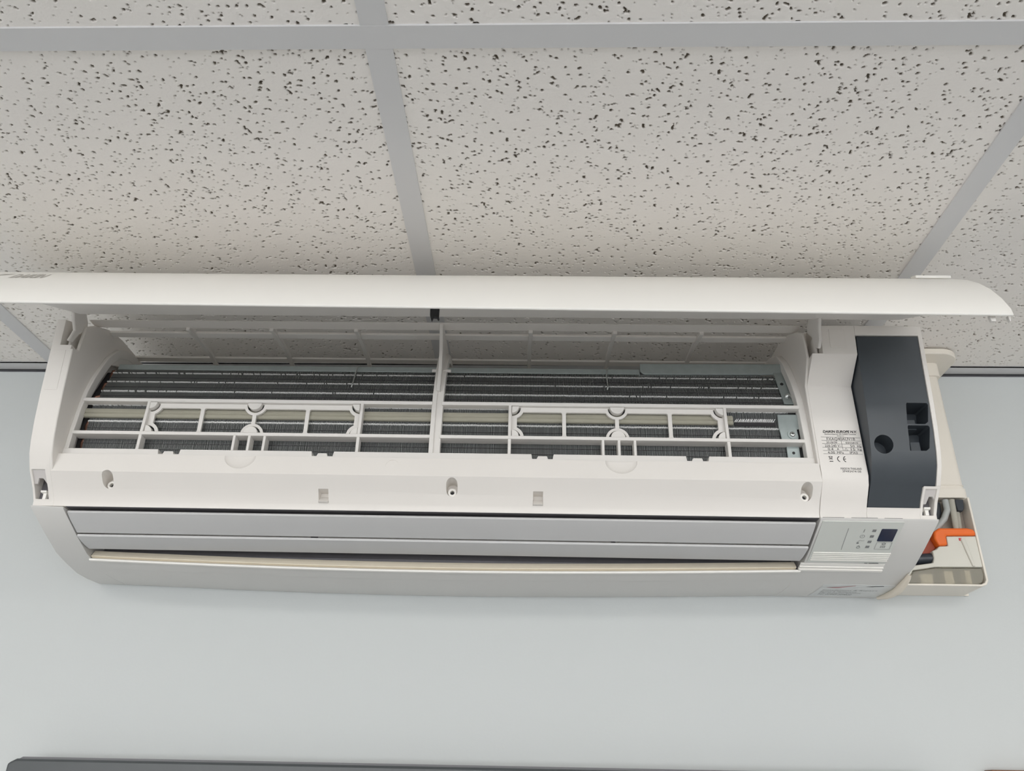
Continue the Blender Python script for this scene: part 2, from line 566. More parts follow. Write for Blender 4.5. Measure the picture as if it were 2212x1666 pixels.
for su in (-.2852, .1630):
    e = B(A)
    vs, fs = [], []
    nr, nk = 8, 24
    for i in range(nr + 1):
        th = math.pi * i / nr
        for k in range(nk):
            ph = 2 * math.pi * k / nk
            vs.append((su + .0190 * math.sin(th) * math.cos(ph), -.2270 + .0042 * math.cos(th), -.2312 + .0178 * math.sin(th) * math.sin(ph)))
    for i in range(nr):
        for k in range(nk):
            fs.append((i * nk + k, i * nk + (k + 1) % nk, (i + 1) * nk + (k + 1) % nk, (i + 1) * nk + k))
    o_ = B(A).add(vs, fs)
    cutters.append(o_)
o_band = finish('front_band', cut(band, cutters), 'plastic', ac, .0009)
for su, sz in SCREWS:
    s_ = -1 if su < -.2 else (1 if su > .2 else 0)
    rg = B(A)
    ring_o = [(su + .0050 * math.cos(a), sz - .0035 + .0050 * math.sin(a)) for a in [2 * math.pi * i / 18 for i in range(18)]]
    ring_i = [(su + .0026 * math.cos(a), sz - .0035 + .0026 * math.sin(a)) for a in [2 * math.pi * i / 18 for i in range(18)]]
    holed_plate(rg, ring_o, [ring_i], -.2095, -.2000)
    rg.obj('screw_boss', 'panel', o_band)
    B(A).ycyl(su, sz - .0035, .0025, -.2045, -.2000, 12).obj('screw_head', 'ink', o_band)
for su, sz in SLOTS:
    B(A).prism([(-.2105, sz - .0072), (-.199, sz - .0072), (-.199, sz + .002)], su - .0056, su + .0056).obj('slot_ramp', 'grille', o_band)
rg = B(A)
c1 = [(-.1038 + .0085 * math.cos(2 * math.pi * i / 32), -.2432 + .0085 * math.sin(2 * math.pi * i / 32)) for i in range(32)]
c2 = [(-.1038 + .0081 * math.cos(2 * math.pi * i / 32), -.2432 + .0081 * math.sin(2 * math.pi * i / 32)) for i in range(32)]
holed_plate(rg, c1, [c2], -.2277, -.2262)
rg.ycyl(-.1038, -.2432, .0022, -.2278, -.2262, 16)
rg.obj('moulding_mark', 'plastic', o_band)

# ---- intake grille: rails, bars, ribs, filter brackets
gr = bpy.data.objects.new('intake_grille', None)
col.objects.link(gr)
gr.parent = ac
BK = G + offs(G, -.012)[::-1]
for u0, u1 in ((-.5045, -.4990), (.3815, .3895)):
    B(A).prism(BK, u0, u1).obj('grille_rail', 'grille', gr, .0008)
inner = offs(G, -.0025) + [(-.105, -.072), (-.150, -.0760), (-.1725, -.0850), (-.1860, -.1135), (-.1990, -.1425), (-.2050, -.150), (-.2050, -.230)]
for u0, u1 in ((-.5040, -.4996), (.3850, .3894)):
    B(A).prism(inner, u0, u1).obj('grille_cheek', 'grille', gr, .0004)
B(A).prism(BK, -.0640, -.0585).prism(offs(G, -.0025) + offs(G, -.014)[::-1], -.0590, -.0505).obj('mullion', 'grille', gr, .0006)
B(A).prism([(-.222, -.046), (-.188, -.040), (-.15, -.036), (-.085, -.036), (-.085, -.070), (-.098, -.066), (-.108, -.056), (-.120, -.054), (-.135, -.062), (-.150, -.0750), (-.172, -.0860), (-.190, -.112), (-.203, -.135), (-.210, -.135), (-.203, -.105), (-.206, -.075)], -.0600, -.0555).obj('mullion_web', 'grille', gr, .0006)
for s_ in (-1, 1):
    B(A).tube([(-.0575, -.186, -.0955), (-.0575 + s_ * .012, -.186, -.0955)], .0022, 8).obj('mullion_peg', 'grille', gr)
for z0, z1 in ((-.1563, -.1517), (-.2021, -.1977)):
    for u0, u1 in ((-.5000, -.0630), (-.0520, .3830)):
        B(A).box(u0, u1, -.2175 if z0 < -.18 else -.2135, -.2000, z0, z1).obj('grille_bar', 'grille', gr, .0008)
for u in (-.4160, -.1500, .0322, .2925):
    B(A).prism([(-.2172, -.2225), (-.2165, -.198), (-.2128, -.154), (-.203, -.154), (-.204, -.2225)], u - .0019, u + .0019).obj('grille_rib', 'grille', gr, .0006)
for u in (-.3003, -.2820, -.2634, .1437, .1627, .1816):
    B(A).prism([(-.2172, -.2225), (-.2168, -.199), (-.201, -.199), (-.201, -.2225)], u - .0016, u + .0016).obj('grille_rib', 'grille', gr, .0005)
# bottom rail with toothed gaps
top = []
for g0, g1 in ((-.3886, -.3617), (-.2032, -.1764), (.0586, .0848), (.2403, .2671)):
    top += [(g0, -.2218), (g0 + .0008, -.2278), (g0 + .0062, -.2278), (g0 + .0078, -.2242), (g0 + .0185, -.2242), (g0 + .0195, -.2278), (g1 - .0012, -.2278), (g1, -.2218)]
poly = [(-.5045, -.2335), (-.5045, -.2218)] + top + [(.3895, -.2218), (.3895, -.2335)]
B(A).plate(poly, -.2192, -.2050).obj('bottom_rail', 'grille', gr, .0006)


def window(u0, u1, z0, z1, notch, rr, r0):
    """clockwise polygon; notch holds circle centres cutting a corner: keys bl, br, tr, tl"""
    pts = []
    for key, cu, cz, a0, a1 in (('bl', u0, z0, math.pi, 1.5 * math.pi), ('br', u1, z0, 1.5 * math.pi, 2 * math.pi), ('tr', u1, z1, 0, .5 * math.pi), ('tl', u0, z1, .5 * math.pi, math.pi)):
        if key in notch:
            nu, nz = notch[key]
            du = math.sqrt(max(rr * rr - (cz - nz) ** 2, 0))
            dz = math.sqrt(max(rr * rr - (cu - nu) ** 2, 0))
            sgu = 1 if cu == u0 else -1
            sgz = 1 if cz == z0 else -1
            pa = (cu, nz + sgz * dz)
            pb = (nu + sgu * du, cz)
            aa, ab = math.atan2(pa[1] - nz, pa[0] - nu), math.atan2(pb[1] - nz, pb[0] - nu)
            if key in ('br', 'tl'):
                aa, ab = ab, aa
            while ab - aa > math.pi: ab -= 2 * math.pi
            while ab - aa < -math.pi: ab += 2 * math.pi
            pts += [(nu + rr * math.cos(aa + (ab - aa) * i / 7), nz + rr * math.sin(aa + (ab - aa) * i / 7)) for i in range(8)]
        else:
            ou, oz = cu + (r0 if cu == u0 else -r0), cz + (r0 if cz == z0 else -r0)
            pts += [(ou + r0 * math.cos(a0 + (a1 - a0) * i / 4), oz + r0 * math.sin(a0 + (a1 - a0) * i / 4)) for i in range(5)]
    return pts


def halfdisc(cu, cz, r, a0, a1, n=10):
    return [(cu, cz)] + [(cu + r * math.cos(a0 + (a1 - a0) * i / n), cz + r * math.sin(a0 + (a1 - a0) * i / n)) for i in range(n + 1)] if abs(a1 - a0) < 3 else [(cu + r * math.cos(a0 + (a1 - a0) * i / n), cz + r * math.sin(a0 + (a1 - a0) * i / n)) for i in range(n + 1)]


for u0, u1 in ((-.4142, -.1518), (.0340, .2908)):
    zt, zb = -.1566, -.1974
    um = (u0 + u1) / 2
    q = (u1 - u0) / 4
    hw = .0023
    wz0, wz1 = -.1945, -.1628
    e = .0006
    ctr = {'tl': (u0 + e, zt - e), 'tr': (u1 - e, zt - e), 'bl': (u0 + e, zb + e), 'br': (u1 - e, zb + e), 'tm': (um, zt - e), 'bm': (um, zb + e)}
    R1 = .0148
    wins = [window(u0 + .0068, u0 + q - hw, wz0, wz1, {'tl': ctr['tl'], 'bl': ctr['bl']}, R1, .002),
            window(u0 + q + hw, um - hw, wz0, wz1, {'tr': ctr['tm'], 'br': ctr['bm']}, .0142, .002),
            window(um + hw, u1 - q - hw, wz0, wz1, {'tl': ctr['tm'], 'bl': ctr['bm']}, .0142, .002),
            window(u1 - q + hw, u1 - .0068, wz0, wz1, {'tr': ctr['tr'], 'br': ctr['br']}, R1, .002)]
    rh = .0108
    hol = [halfdisc(*ctr['tm'], rh, math.pi, 2 * math.pi), halfdisc(*ctr['bm'], rh, 0, math.pi),
           halfdisc(*ctr['tl'], rh, 1.5 * math.pi, 2 * math.pi), halfdisc(*ctr['tr'], rh, math.pi, 1.5 * math.pi),
           halfdisc(*ctr['bl'], rh, 0, .5 * math.pi), halfdisc(*ctr['br'], rh, .5 * math.pi, math.pi)]
    bk = B(A)
    holed_plate(bk, [(u0, zb), (u1, zb), (u1, zt), (u0, zt)], wins + hol, -.2085, -.2050)
    o_b = bk.obj('filter_bracket', 'grille', gr)
    for key, a0, a1 in (('tm', math.pi, 2 * math.pi), ('bm', 0, math.pi), ('tl', 1.5 * math.pi, 2 * math.pi), ('tr', math.pi, 1.5 * math.pi), ('bl', 0, .5 * math.pi), ('br', .5 * math.pi, math.pi)):
        B(A).plate(halfdisc(*ctr[key], .0086, a0, a1), -.2140, -.2060).obj('boss', 'grille', gr, .0004)

# top intake: beam, long bars, cross ribs
B(A).prism([(-.224, -.0460), (-.204, -.0460), (-.203, -.0400), (-.214, -.0400)], -.5150, .3960).obj('top_beam', 'plastic', ac, .001)
for prof in ([(-.1860, -.0430), (-.1745, -.0437), (-.1745, -.0390), (-.1845, -.0390)], [(-.1075, -.0385), (-.0965, -.0392), (-.0965, -.0350), (-.1065, -.0350)]):
    B(A).prism(prof, -.5045, .3895).obj('top_bar', 'grille', gr, .0006)
for u in (-.391, -.281, -.170, .0565, .1650, .2755):
    B(A).prism([(-.206, -.0500), (-.19, -.0470), (-.16, -.0425), (-.12, -.0400), (-.085, -.0440), (-.080, -.0400), (-.12, -.0350), (-.16, -.0370), (-.19, -.0405), (-.206, -.0440)], u - .0026, u + .0026).obj('top_rib', 'grille', gr, .0005)

# ---- heat exchanger
hx = bpy.data.objects.new('heat_exchanger', None)
col.objects.link(hx)
hx.parent = ac
CF = [(-.2000, -.230), (-.2000, -.1770), (-.2000, -.150), (-.1945, -.1440), (-.1815, -.1160), (-.1680, -.0885)]
fin = B(A)
edge = B(A)
CB = offs(CF, -.0045)
U0, U1, PITCHF = -.4925, .3745, .00145
nf = int((U1 - U0) / PITCHF)
frn = random.Random(3)
for i in range(nf):
    u = U0 + PITCHF * i
    k = len(CF)
    j = [frn.uniform(-.0003, .0003) for _ in CF]
    wf = .00024
    vs = [(u - wf + j[a], *CF[a]) for a in range(k)] + [(u + wf + j[a], *CF[a]) for a in range(k)] + [(u - wf, *CB[a]) for a in range(k)] + [(u + wf, *CB[a]) for a in range(k)]
    fs = []
    for a in range(k - 1):
        fs += [(a, a + 1, k + a + 1, k + a), (a, a + 1, 2 * k + a + 1, 2 * k + a), (k + a, k + a + 1, 3 * k + a + 1, 3 * k + a)]
    fin.add(vs, fs)
fo = fin.obj('fins', 'fin', hx, smooth=0)
tag(fo, kind='stuff')
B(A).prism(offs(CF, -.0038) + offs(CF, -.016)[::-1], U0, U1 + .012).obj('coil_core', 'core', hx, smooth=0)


def on_cf(z):
    for (y0, z0), (y1, z1) in zip(CF[:-1], CF[1:]):
        if z0 <= z <= z1:
            return y0 + (y1 - y0) * (z - z0) / (z1 - z0)
    return CF[0][0]


def fin_row(z, h, fill, u0=U0, u1=U1, matn='fin_glint', out=.0018):
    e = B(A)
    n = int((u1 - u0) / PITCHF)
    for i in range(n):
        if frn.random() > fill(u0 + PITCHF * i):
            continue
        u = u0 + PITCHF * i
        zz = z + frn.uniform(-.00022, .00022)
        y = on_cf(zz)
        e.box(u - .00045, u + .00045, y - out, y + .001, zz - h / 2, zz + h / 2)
    o = e.obj('fin_glint_row', matn, hx, smooth=0)
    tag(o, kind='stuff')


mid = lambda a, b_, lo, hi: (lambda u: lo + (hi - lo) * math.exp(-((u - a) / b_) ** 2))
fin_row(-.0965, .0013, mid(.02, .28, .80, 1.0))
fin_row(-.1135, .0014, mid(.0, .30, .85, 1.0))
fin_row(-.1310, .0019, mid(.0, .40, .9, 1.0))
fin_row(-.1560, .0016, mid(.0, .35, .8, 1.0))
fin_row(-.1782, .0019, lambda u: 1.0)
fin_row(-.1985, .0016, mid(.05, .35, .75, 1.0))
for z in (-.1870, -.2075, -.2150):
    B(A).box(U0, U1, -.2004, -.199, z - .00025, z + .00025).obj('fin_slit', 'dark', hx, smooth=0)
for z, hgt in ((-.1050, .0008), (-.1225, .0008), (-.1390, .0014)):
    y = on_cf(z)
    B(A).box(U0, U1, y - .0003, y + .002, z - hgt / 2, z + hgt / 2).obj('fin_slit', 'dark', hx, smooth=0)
# sealing foam strip, torn end and bare fins
B(A).prism([(-.2030, -.1738), (-.2046, -.1722), (-.2042, -.1690), (-.2028, -.1682), (-.2042, -.1672), (-.2036, -.1635), (-.2022, -.1615), (-.199, -.1615), (-.199, -.1738)], -.5005, .3040, 12).obj('sealing_strip', 'foam', hx, .0006)
bf = B(A)
for i in range(44):
    u = .3050 + .0011 * i + frn.uniform(-.0002, .0002)
    t = .0018 + .0022 * frn.random()
    bf.add([(u, -.2032, -.1700), (u + .0007, -.2032, -.1700), (u + .0007 + t, -.2020, -.1655), (u + t, -.2020, -.1655), (u, -.199, -.1700), (u + .0007, -.199, -.1700), (u + .0007 + t, -.199, -.1655), (u + t, -.199, -.1655)],
           [(0, 1, 2, 3), (4, 5, 6, 7), (0, 1, 5, 4), (1, 2, 6, 5), (2, 3, 7, 6), (3, 0, 4, 7)])
tag(bf.obj('bent_fins', 'fin_glint', hx, smooth=0), kind='stuff')
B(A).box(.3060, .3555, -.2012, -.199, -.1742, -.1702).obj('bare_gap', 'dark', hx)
# top cover strip, clips, end brackets
B(A).prism([(-.1685, -.0890), (-.1672, -.0808), (-.120, -.0760), (-.120, -.0790), (-.1640, -.0835), (-.1655, -.0890)], U0 + .002, .2000).obj('coil_top_strip', 'zinc', hx, .0006)
B(A).plate([(.2020, -.0880), (.2055, -.0900), (.3720, -.0885), (.3860, -.0880), (.3840, -.0730), (.2000, -.0745), (.2000, -.0850)], -.1710, -.1685).obj('coil_top_plate', 'zinc', hx, .0005)
for u in (-.1715, .1560):
    B(A).tube([(u + .004, -.1640, -.0780), (u + .001, -.1700, -.0830), (u, -.1725, -.0930), (u, -.1840, -.1155), (u - .001, -.1830, -.1190)], .0009, 6).obj('fin_clip', 'steel', hx)
lb_ = B(A)
y0_, y1_ = on_cf(-.0885) - .0032, on_cf(-.1420) - .0032
lb_.prism([(y0_, -.0860), (y1_, -.1420), (y1_ + .002, -.1430), (y0_ + .0015, -.0860)], .3710, .3880)
lb_.prism([(y1_, -.1420), (y1_ - .003, -.1428), (y1_ - .002, -.1440), (y1_ + .002, -.1430)], .3715, .3850)
lb_.obj('coil_bracket', 'zinc', hx, .0004)


def screw(u, y, z, r, ny, nz, washer=0.0):
    n = Vector((0, ny, nz)).normalized()
    p = Vector((u, y, z))
    if washer:
        B(A).tube([p - n * .0003, p + n * .0009], washer, 18).obj('washer', 'zinc', hx)
    B(A).tube([p, p + n * .0012, p + n * .0022, p + n * .0026], [r, r, r * .75, r * .3], 16).obj('screw', 'steel', hx)
    q = p + n * .0027
    cb = B(A)
    t = n.cross(Vector((1, 0, 0)))
    for d in (Vector((1, 0, 0)), t):
        cb.tube([q - d * r * .45, q + d * r * .45], r * .12, 4)
    cb.obj('screw_cross', 'dark', hx)


screw(.3785, on_cf(-.130) - .0034, -.1300, .0044, -.9, -.42)
B(A).tube([(.3765, on_cf(-.1075) - .0044, -.1073), (.3765, on_cf(-.1075) + .001, -.1078)], .0021, 12).obj('bolt_hole', 'ink', hx)
B(A).plate([(.3600, -.1975), (.3600, -.2000), (.3770, -.2000), (.3800, -.1900), (.3790, -.1800), (.3850, -.1780), (.3870, -.1600), (.3580, -.1605), (.3575, -.1750)], -.2045, -.2025).obj('coil_bracket', 'zinc', hx, .0004)
screw(.3725, -.2046, -.1865, .0033, -1, 0, .0058)
B(A).plate([(.3640, -.2000), (.3790, -.2000), (.3790, -.2300), (.3640, -.2300)], -.2035, -.2015).obj('coil_bracket', 'zinc', hx, .0004)
B(A).tube([(.3715, -.2038, -.2100), (.3715, -.2010, -.2100)], .0018, 12).obj('bolt_hole', 'ink', hx)
# return bends seen in the end gap, dark chamber behind
for z in (-.0985, -.1230, -.1480, -.1830, -.2060):
    y = on_cf(z) + .011
    B(A).tube([(U0 + .001, y - .004, z + .008), (U0 - .0035, y - .005, z + .0065), (U0 - .0050, y - .005, z), (U0 - .0035, y - .005, z - .0065), (U0 + .001, y - .004, z - .008)], .0025, 8).obj('return_bend', 'copper', hx)
for u0, u1 in ((-.5060, U0 - .0002), (U1 + .0005, .3900)):
    B(A).prism(offs(CF, -.006) + offs(CF, -.012)[::-1], u0, u1).obj('end_plate', 'dark', hx, smooth=0)
B(A).prism([(-.150, -.085), (-.002, -.060), (-.002, -.325), (-.10, -.29), (-.178, -.235), (-.178, -.150)], -.5043, .3890).obj('back_chassis', 'grille', ac, smooth=0)

# ---- right-hand control housing
lab_prof = TOP[:4] + [(-.2605, -.067), (-.2565, -.104), (-.224, -.131), (-.2275, -.246), (-.2240, -.2565), (-.2125, -.2715), (-.204, -.284), (-.2035, -.2895), (-.002, -.2895)]
o_lab = finish('label_housing', cut(B(A).prism(lab_prof, .3915, .4445), [B(A).box(.380, .4040, -.30, -.214, -.1030, .02)]), 'plastic', ac, .0008, seg=2)
B(A).prism([(-.2605, -.072), (-.2580, -.0955), (-.2550, -.0955), (-.2575, -.072)], .4135, .4320).obj('moulded_pad', 'plastic', o_lab, .0005)
RF = TOP + FP
rf = B(A).prism(TOP + FP[:7] + [(-.2290, -.2530), (-.2265, -.2575), (-.002, -.2575)], .5190, .524)
rf.prism([(-.2605, -.067), (-.2592, -.0792), (-.19, -.0792), (-.19, -.042), (-.222, -.054), (-.25, -.0635)], .4445, .5195)
rf.prism([(-.2085, -.2778), (-.204, -.284), (-.2035, -.2895), (-.10, -.2895), (-.10, -.2778)], .4445, .5052)
rf.obj('control_housing', 'plastic', ac, .0005)
o_latch = finish('latch_block', cut(B(A).prism([(-.2262, -.2575), (-.2125, -.2715), (-.204, -.284), (-.2035, -.2895), (-.10, -.2895), (-.10, -.2575)], .5050, .524),
                                    [B(A).box(.5080, .5205, -.30, -.196, -.2850, -.2600)]), 'plastic', ac, .0005)
latch(o_latch, .5080, .5205, -.2600, -.2850, 1)
BLK = [(-.2580, -.0805), (-.2548, -.106), (-.2522, -.138), (-.2497, -.167), (-.2460, -.198), (-.2415, -.222), (-.2370, -.237), (-.2270, -.2535), (-.2112, -.2705), (-.2065, -.2772), (-.19, -.2772), (-.19, -.0805)]
hole = B(A).ycyl(.4612, -.2135, .0108, -.30, -.222, 28)
wins_ = B(A)
wz = []
for z0, z1 in ((-.2205, -.1912), (-.1895, -.1640)):
    t_ = (z0 + .22) / .056
    sk = lambda z: (z + .164) * .075
    wz.append(B(A).plate([(.4925 + sk(z0) + (.002 if z0 < -.2 else 0), z0), (.5160 + sk(z0) - .003, z0), (.5165 + sk(z0), z0 + .003), (.5175 + sk(z1), z1 - .002), (.5160 + sk(z1), z1), (.4935 + sk(z1), z1), (.4925 + sk(z1), z1 - .002)], -.30, -.218))
o_blk = finish('control_cover', cut(B(A).prism(BLK, .4460, .5186), [hole] + wz + [B(A).box(.5046, .54, -.30, -.15, -.30, -.2568)]), 'black', ac, .0014, seg=3)
tag(o_blk, label='charcoal black plastic cover')
for z in (-.2120, -.1840):
    B(A).box(.494, .506, -.236, -.2175, z - .0080, z + .0050).obj('inner_block', 'black', o_blk, .001)
# rating label: print on the flat face below the step


def lab_y(z):
    return -.224 - .0035 * ((-.131 - z) / .115) - .00025


LABEL = [('DAIKIN EUROPE N.V.', 0.4011, 0.4404, -0.1929, -0.1896), ('Zandvoordestraat 300, B-8400 Oostende', 0.4025, 0.4390, -0.1957, -0.1935), ('Belgium', 0.4169, 0.4244, -0.1977, -0.1962),
         ('FXAQ40AUV1B', 0.4040, 0.4369, -0.2030, -0.1991), ('2018/08', 0.4029, 0.4154, -0.2063, -0.2039), ('E002810', 0.4255, 0.4393, -0.2067, -0.2044),
         ('220-240 V~', 0.4007, 0.4199, -0.2111, -0.2080), ('50', 0.4299, 0.4349, -0.2111, -0.2082), ('Hz', 0.4378, 0.4426, -0.2112, -0.2083), ('0.4', 0.4035, 0.4097, -0.2152, -0.2123),
         ('A', 0.4139, 0.4163, -0.2150, -0.2123), ('15', 0.4298, 0.4348, -0.2153, -0.2124), ('kg', 0.4378, 0.4424, -0.2157, -0.2126), ('4.00', 0.4026, 0.4108, -0.2194, -0.2166),
         ('MPa', 0.4134, 0.4208, -0.2194, -0.2166), ('IPX0', 0.4281, 0.4369, -0.2196, -0.2166), ('MADE IN THAILAND', 0.4143, 0.4380, -0.2394, -0.2368), ('3P493474-5B', 0.4156, 0.4368, -0.2427, -0.2402)]
LINES = [(0.3978, -0.1983, 0.4430, -0.1991), (0.3979, -0.2026, 0.4431, -0.2032), (0.3979, -0.2068, 0.4431, -0.2073), (0.3977, -0.2115, 0.4427, -0.2117), (0.3976, -0.2156, 0.4426, -0.2158), (0.3974, -0.2196, 0.4424, -0.2200)]
for s, u0, u1, z0, z1 in LABEL:
    vs, fs = text_mesh(s, bold=s.startswith('DAI'), shear=0.25 if s.startswith('DAI') else 0)
    B(A).add([(u0 + (u1 - u0) * a, lab_y(z0 + (z1 - z0) * c), z0 + (z1 - z0) * c) for a, c in vs], fs).obj('label_text', 'ink', o_lab, smooth=0)
lw = .00016
for u0, z0, u1, z1 in LINES:
    B(A).add([(u0, lab_y(z0), z0 - lw), (u1, lab_y(z1), z1 - lw), (u1, lab_y(z1), z1 + lw), (u0, lab_y(z0), z0 + lw)], [(0, 1, 2, 3)]).obj('label_line', 'ink', o_lab, smooth=0)
B(A).add([(.4202, lab_y(-.203), -.2031), (.4205, lab_y(-.203), -.2031), (.4211, lab_y(-.216), -.2159), (.4208, lab_y(-.216), -.2159)], [(0, 1, 2, 3)]).obj('label_line', 'ink', o_lab, smooth=0)


def flat(name, parent, matn, quads):
    bb = B(A)
    for q in quads:
        bb.add([(a, lab_y(c), c) for a, c in q], [tuple(range(len(q)))])
    return bb.obj(name, matn, parent, smooth=0)


def seg2(a, c, t):
    d = Vector((c[0] - a[0], c[1] - a[1]))
    n = Vector((-d.y, d.x)).normalized() * t / 2
    return [(a[0] - n.x, a[1] - n.y), (c[0] - n.x, c[1] - n.y), (c[0] + n.x, c[1] + n.y), (a[0] + n.x, a[1] + n.y)]


def arc2(cu, cz, ru, rz, a0, a1, t, n=12):
    out = []
    for i in range(n):
        x0, x1 = a0 + (a1 - a0) * i / n, a0 + (a1 - a0) * (i + 1) / n
        out.append([(cu + (ru + t / 2) * math.cos(x0), cz + (rz + t / 2) * math.sin(x0)), (cu + (ru + t / 2) * math.cos(x1), cz + (rz + t / 2) * math.sin(x1)),
                    (cu + (ru - t / 2) * math.cos(x1), cz + (rz - t / 2) * math.sin(x1)), (cu + (ru - t / 2) * math.cos(x0), cz + (rz - t / 2) * math.sin(x0))])
    return out


flat('conformity_mark', o_lab, 'ink', arc2(.4160, -.2262, .0034, .0034, .6 * math.pi, 1.4 * math.pi, .00085) + arc2(.4228, -.2262, .0034, .0034, .6 * math.pi, 1.4 * math.pi, .00085) + [seg2((.4196, -.2262), (.4222, -.2262), .0008)])
flat('bin_symbol', o_lab, 'ink', [seg2((.4026, -.2228), (.4070, -.2270), .0004), seg2((.4072, -.2228), (.4028, -.2270), .0004), seg2((.4032, -.2232), (.4038, -.2262), .0005), seg2((.4068, -.2232), (.4061, -.2262), .0005), seg2((.4030, -.2230), (.4070, -.2230), .0005), seg2((.4036, -.2263), (.4063, -.2263), .0005), seg2((.4030, -.2291), (.4072, -.2291), .0009)])
flat('weight_symbol', o_lab, 'greyink', [seg2((.4224, -.2152), (.4264, -.2152), .0003), seg2((.4224, -.2152), (.4231, -.2138), .0003), seg2((.4264, -.2152), (.4257, -.2138), .0003), seg2((.4231, -.2138), (.4257, -.2138), .0003)] + arc2(.4244, -.2131, .0007, .0007, 0, 6.28, .0003, 8))

# ---- outlet: duct, louvers, felt strip
B(A).prism([(-.2030, -.2897), (-.188, -.2897), (-.150, -.262), (-.086, -.262), (-.086, -.318), (-.108, -.322), (-.108, -.325), (-.080, -.323), (-.080, -.256), (-.150, -.256), (-.188, -.2840), (-.2030, -.2860)], -.4925, .3905).obj('outlet_duct', 'duct', ac, smooth=0)
L1 = [(-.2012, -.2960), (-.1900, -.3020), (-.1780, -.3070), (-.1672, -.3116)]
L2 = [(-.1662, -.3150), (-.1550, -.3176), (-.1420, -.3200), (-.1300, -.3212)]
for Lp in (L1, L2):
    B(A).prism(Lp + offs(Lp, .0032)[::-1], -.4898, .3868).obj('louver', 'louver', ac, .0008)
for u in (-.2050, .1600):
    B(A).prism([(-.168, -.309), (-.150, -.290), (-.120, -.290), (-.140, -.312)], u - .001, u + .001).obj('louver_stay', 'duct', ac)
B(AB).prism([(-.1180, -.3255), (-.1125, -.3275), (-.1060, -.3210), (-.1110, -.3170)], -.4915, .3860, 24).obj('felt_strip', 'felt', ac, .0006)
B(AB).prism([(-.1192, -.3290), (-.1188, -.3312), (-.1150, -.3318), (-.1150, -.3285)], -.4925, .3900, 24).obj('outlet_lip', 'panel', ac, .0006)

# ---- lower shell
capL = LS + [(-.001, -.2902), (-.2070, -.2902)]
B(AB).prism(capL, -.532, -.4925, 3).obj('lower_shell', 'lower', ac, .0003)
B(A).prism(capL, .3908, .524).obj('lower_shell', 'lower', ac, .0003)
midp = [(-.1165, -.3280), (-.1120, -.3305), (-.100, -.3322), (-.090, -.3340)]
rearp = [(-.0905, -.3328), (-.065, -.3361), (-.034, -.3366), (-.001, -.3351)]
B(AB).prism(midp + [(-.090, -.3300), (-.100, -.3285), (-.112, -.3265)], -.4930, .3912, 28).prism(rearp + [(-.001, -.3320), (-.034, -.3335), (-.065, -.3330), (-.0905, -.3300)], -.4930, .3912, 28).obj('lower_shell', 'lower', ac, .0002)

LSL = [0.0]
for (a, c), (d, e) in zip(LS[:-1], LS[1:]):
    LSL.append(LSL[-1] + math.hypot(d - a, e - c))


def SV(u, s, off):
    for i in range(len(LS) - 1):
        if s <= LSL[i + 1] or i == len(LS) - 2:
            t = (s - LSL[i]) / (LSL[i + 1] - LSL[i])
            (a, c), (d, e) = LS[i], LS[i + 1]
            n = math.hypot(d - a, e - c)
            return (u, a + (d - a) * t + (e - c) / n * off, c + (e - c) * t - (d - a) / n * off)


def surf_poly(b_, pts, off, base=-.0006):
    """thin raised polygon lying on the lower shell, pts in (u, s)"""
    k = len(pts)
    b_.add([SV(u, s, off) for u, s in pts] + [SV(u, s, base) for u, s in pts], [tuple(range(k)), tuple(range(k, 2 * k))[::-1]] + [(i, (i + 1) % k, k + (i + 1) % k, k + i) for i in range(k)])
    return b_


def surf_strip(b_, u0, u1, s0, s1, off, n=12):
    for i in range(n):
        a, c = s0 + (s1 - s0) * i / n, s0 + (s1 - s0) * (i + 1) / n
        b_.add([SV(u0, a, off), SV(u1, a, off), SV(u1, c, off), SV(u0, c, off)], [(0, 1, 2, 3)])
    k = [SV(u0, s0, off), SV(u1, s0, off), SV(u1, s0, -.0006), SV(u0, s0, -.0006)]
    b_.add(k, [(0, 1, 2, 3)])
    k = [SV(u0, s1, off), SV(u1, s1, off), SV(u1, s1, -.0006), SV(u0, s1, -.0006)]
    b_.add(k, [(0, 1, 2, 3)])
    for u in (u0, u1):
        b_.add([SV(u, s0, off), SV(u, s1, off), SV(u, s1, -.0006), SV(u, s0, -.0006)], [(0, 1, 2, 3)])
    return b_


dp = surf_strip(B(A), .3935, .4860, .0015, .0770, .0009).obj('display_panel', 'disp', ac, smooth=20)
tag(dp, label='pale green grey indicator panel')
for i in range(5):
    s = .0572 + .0036 * i
    surf_strip(B(A), .3960, .4868, s, s + .0013, .0019, 1).obj('moulded_rib', 'panel', dp, .0003)
rw = lambda u0, u1, s0, s1: [(u0, s0), (u1, s0), (u1, s1), (u0, s1)]


def rounded(u0, u1, s0, s1, r):
    pts = []
    for cu, cs, a0 in ((u1 - r, s0 + r, -.5 * math.pi), (u1 - r, s1 - r, 0), (u0 + r, s1 - r, .5 * math.pi), (u0 + r, s0 + r, math.pi)):
        pts += [(cu + r * math.cos(a0 + .5 * math.pi * i / 4), cs + r * math.sin(a0 + .5 * math.pi * i / 4)) for i in range(5)]
    return pts


surf_poly(B(A), rounded(.4637, .4818, .0132, .0350, .0012), .0013).obj('display_window', 'navy', dp, smooth=0)
for s in (.0165, .0266, .0364, .0456):
    surf_poly(B(A), rw(.4538, .4580, s - .0020, s + .0020), .0012).obj('indicator', 'greyink', dp, smooth=0)


def surf_quads(name, quads, matn, parent, off=.0012):
    b_ = B(A)
    for q in quads:
        b_.add([SV(a, c, off) for a, c in q], [tuple(range(len(q)))])
    return b_.obj(name, matn, parent, smooth=0)


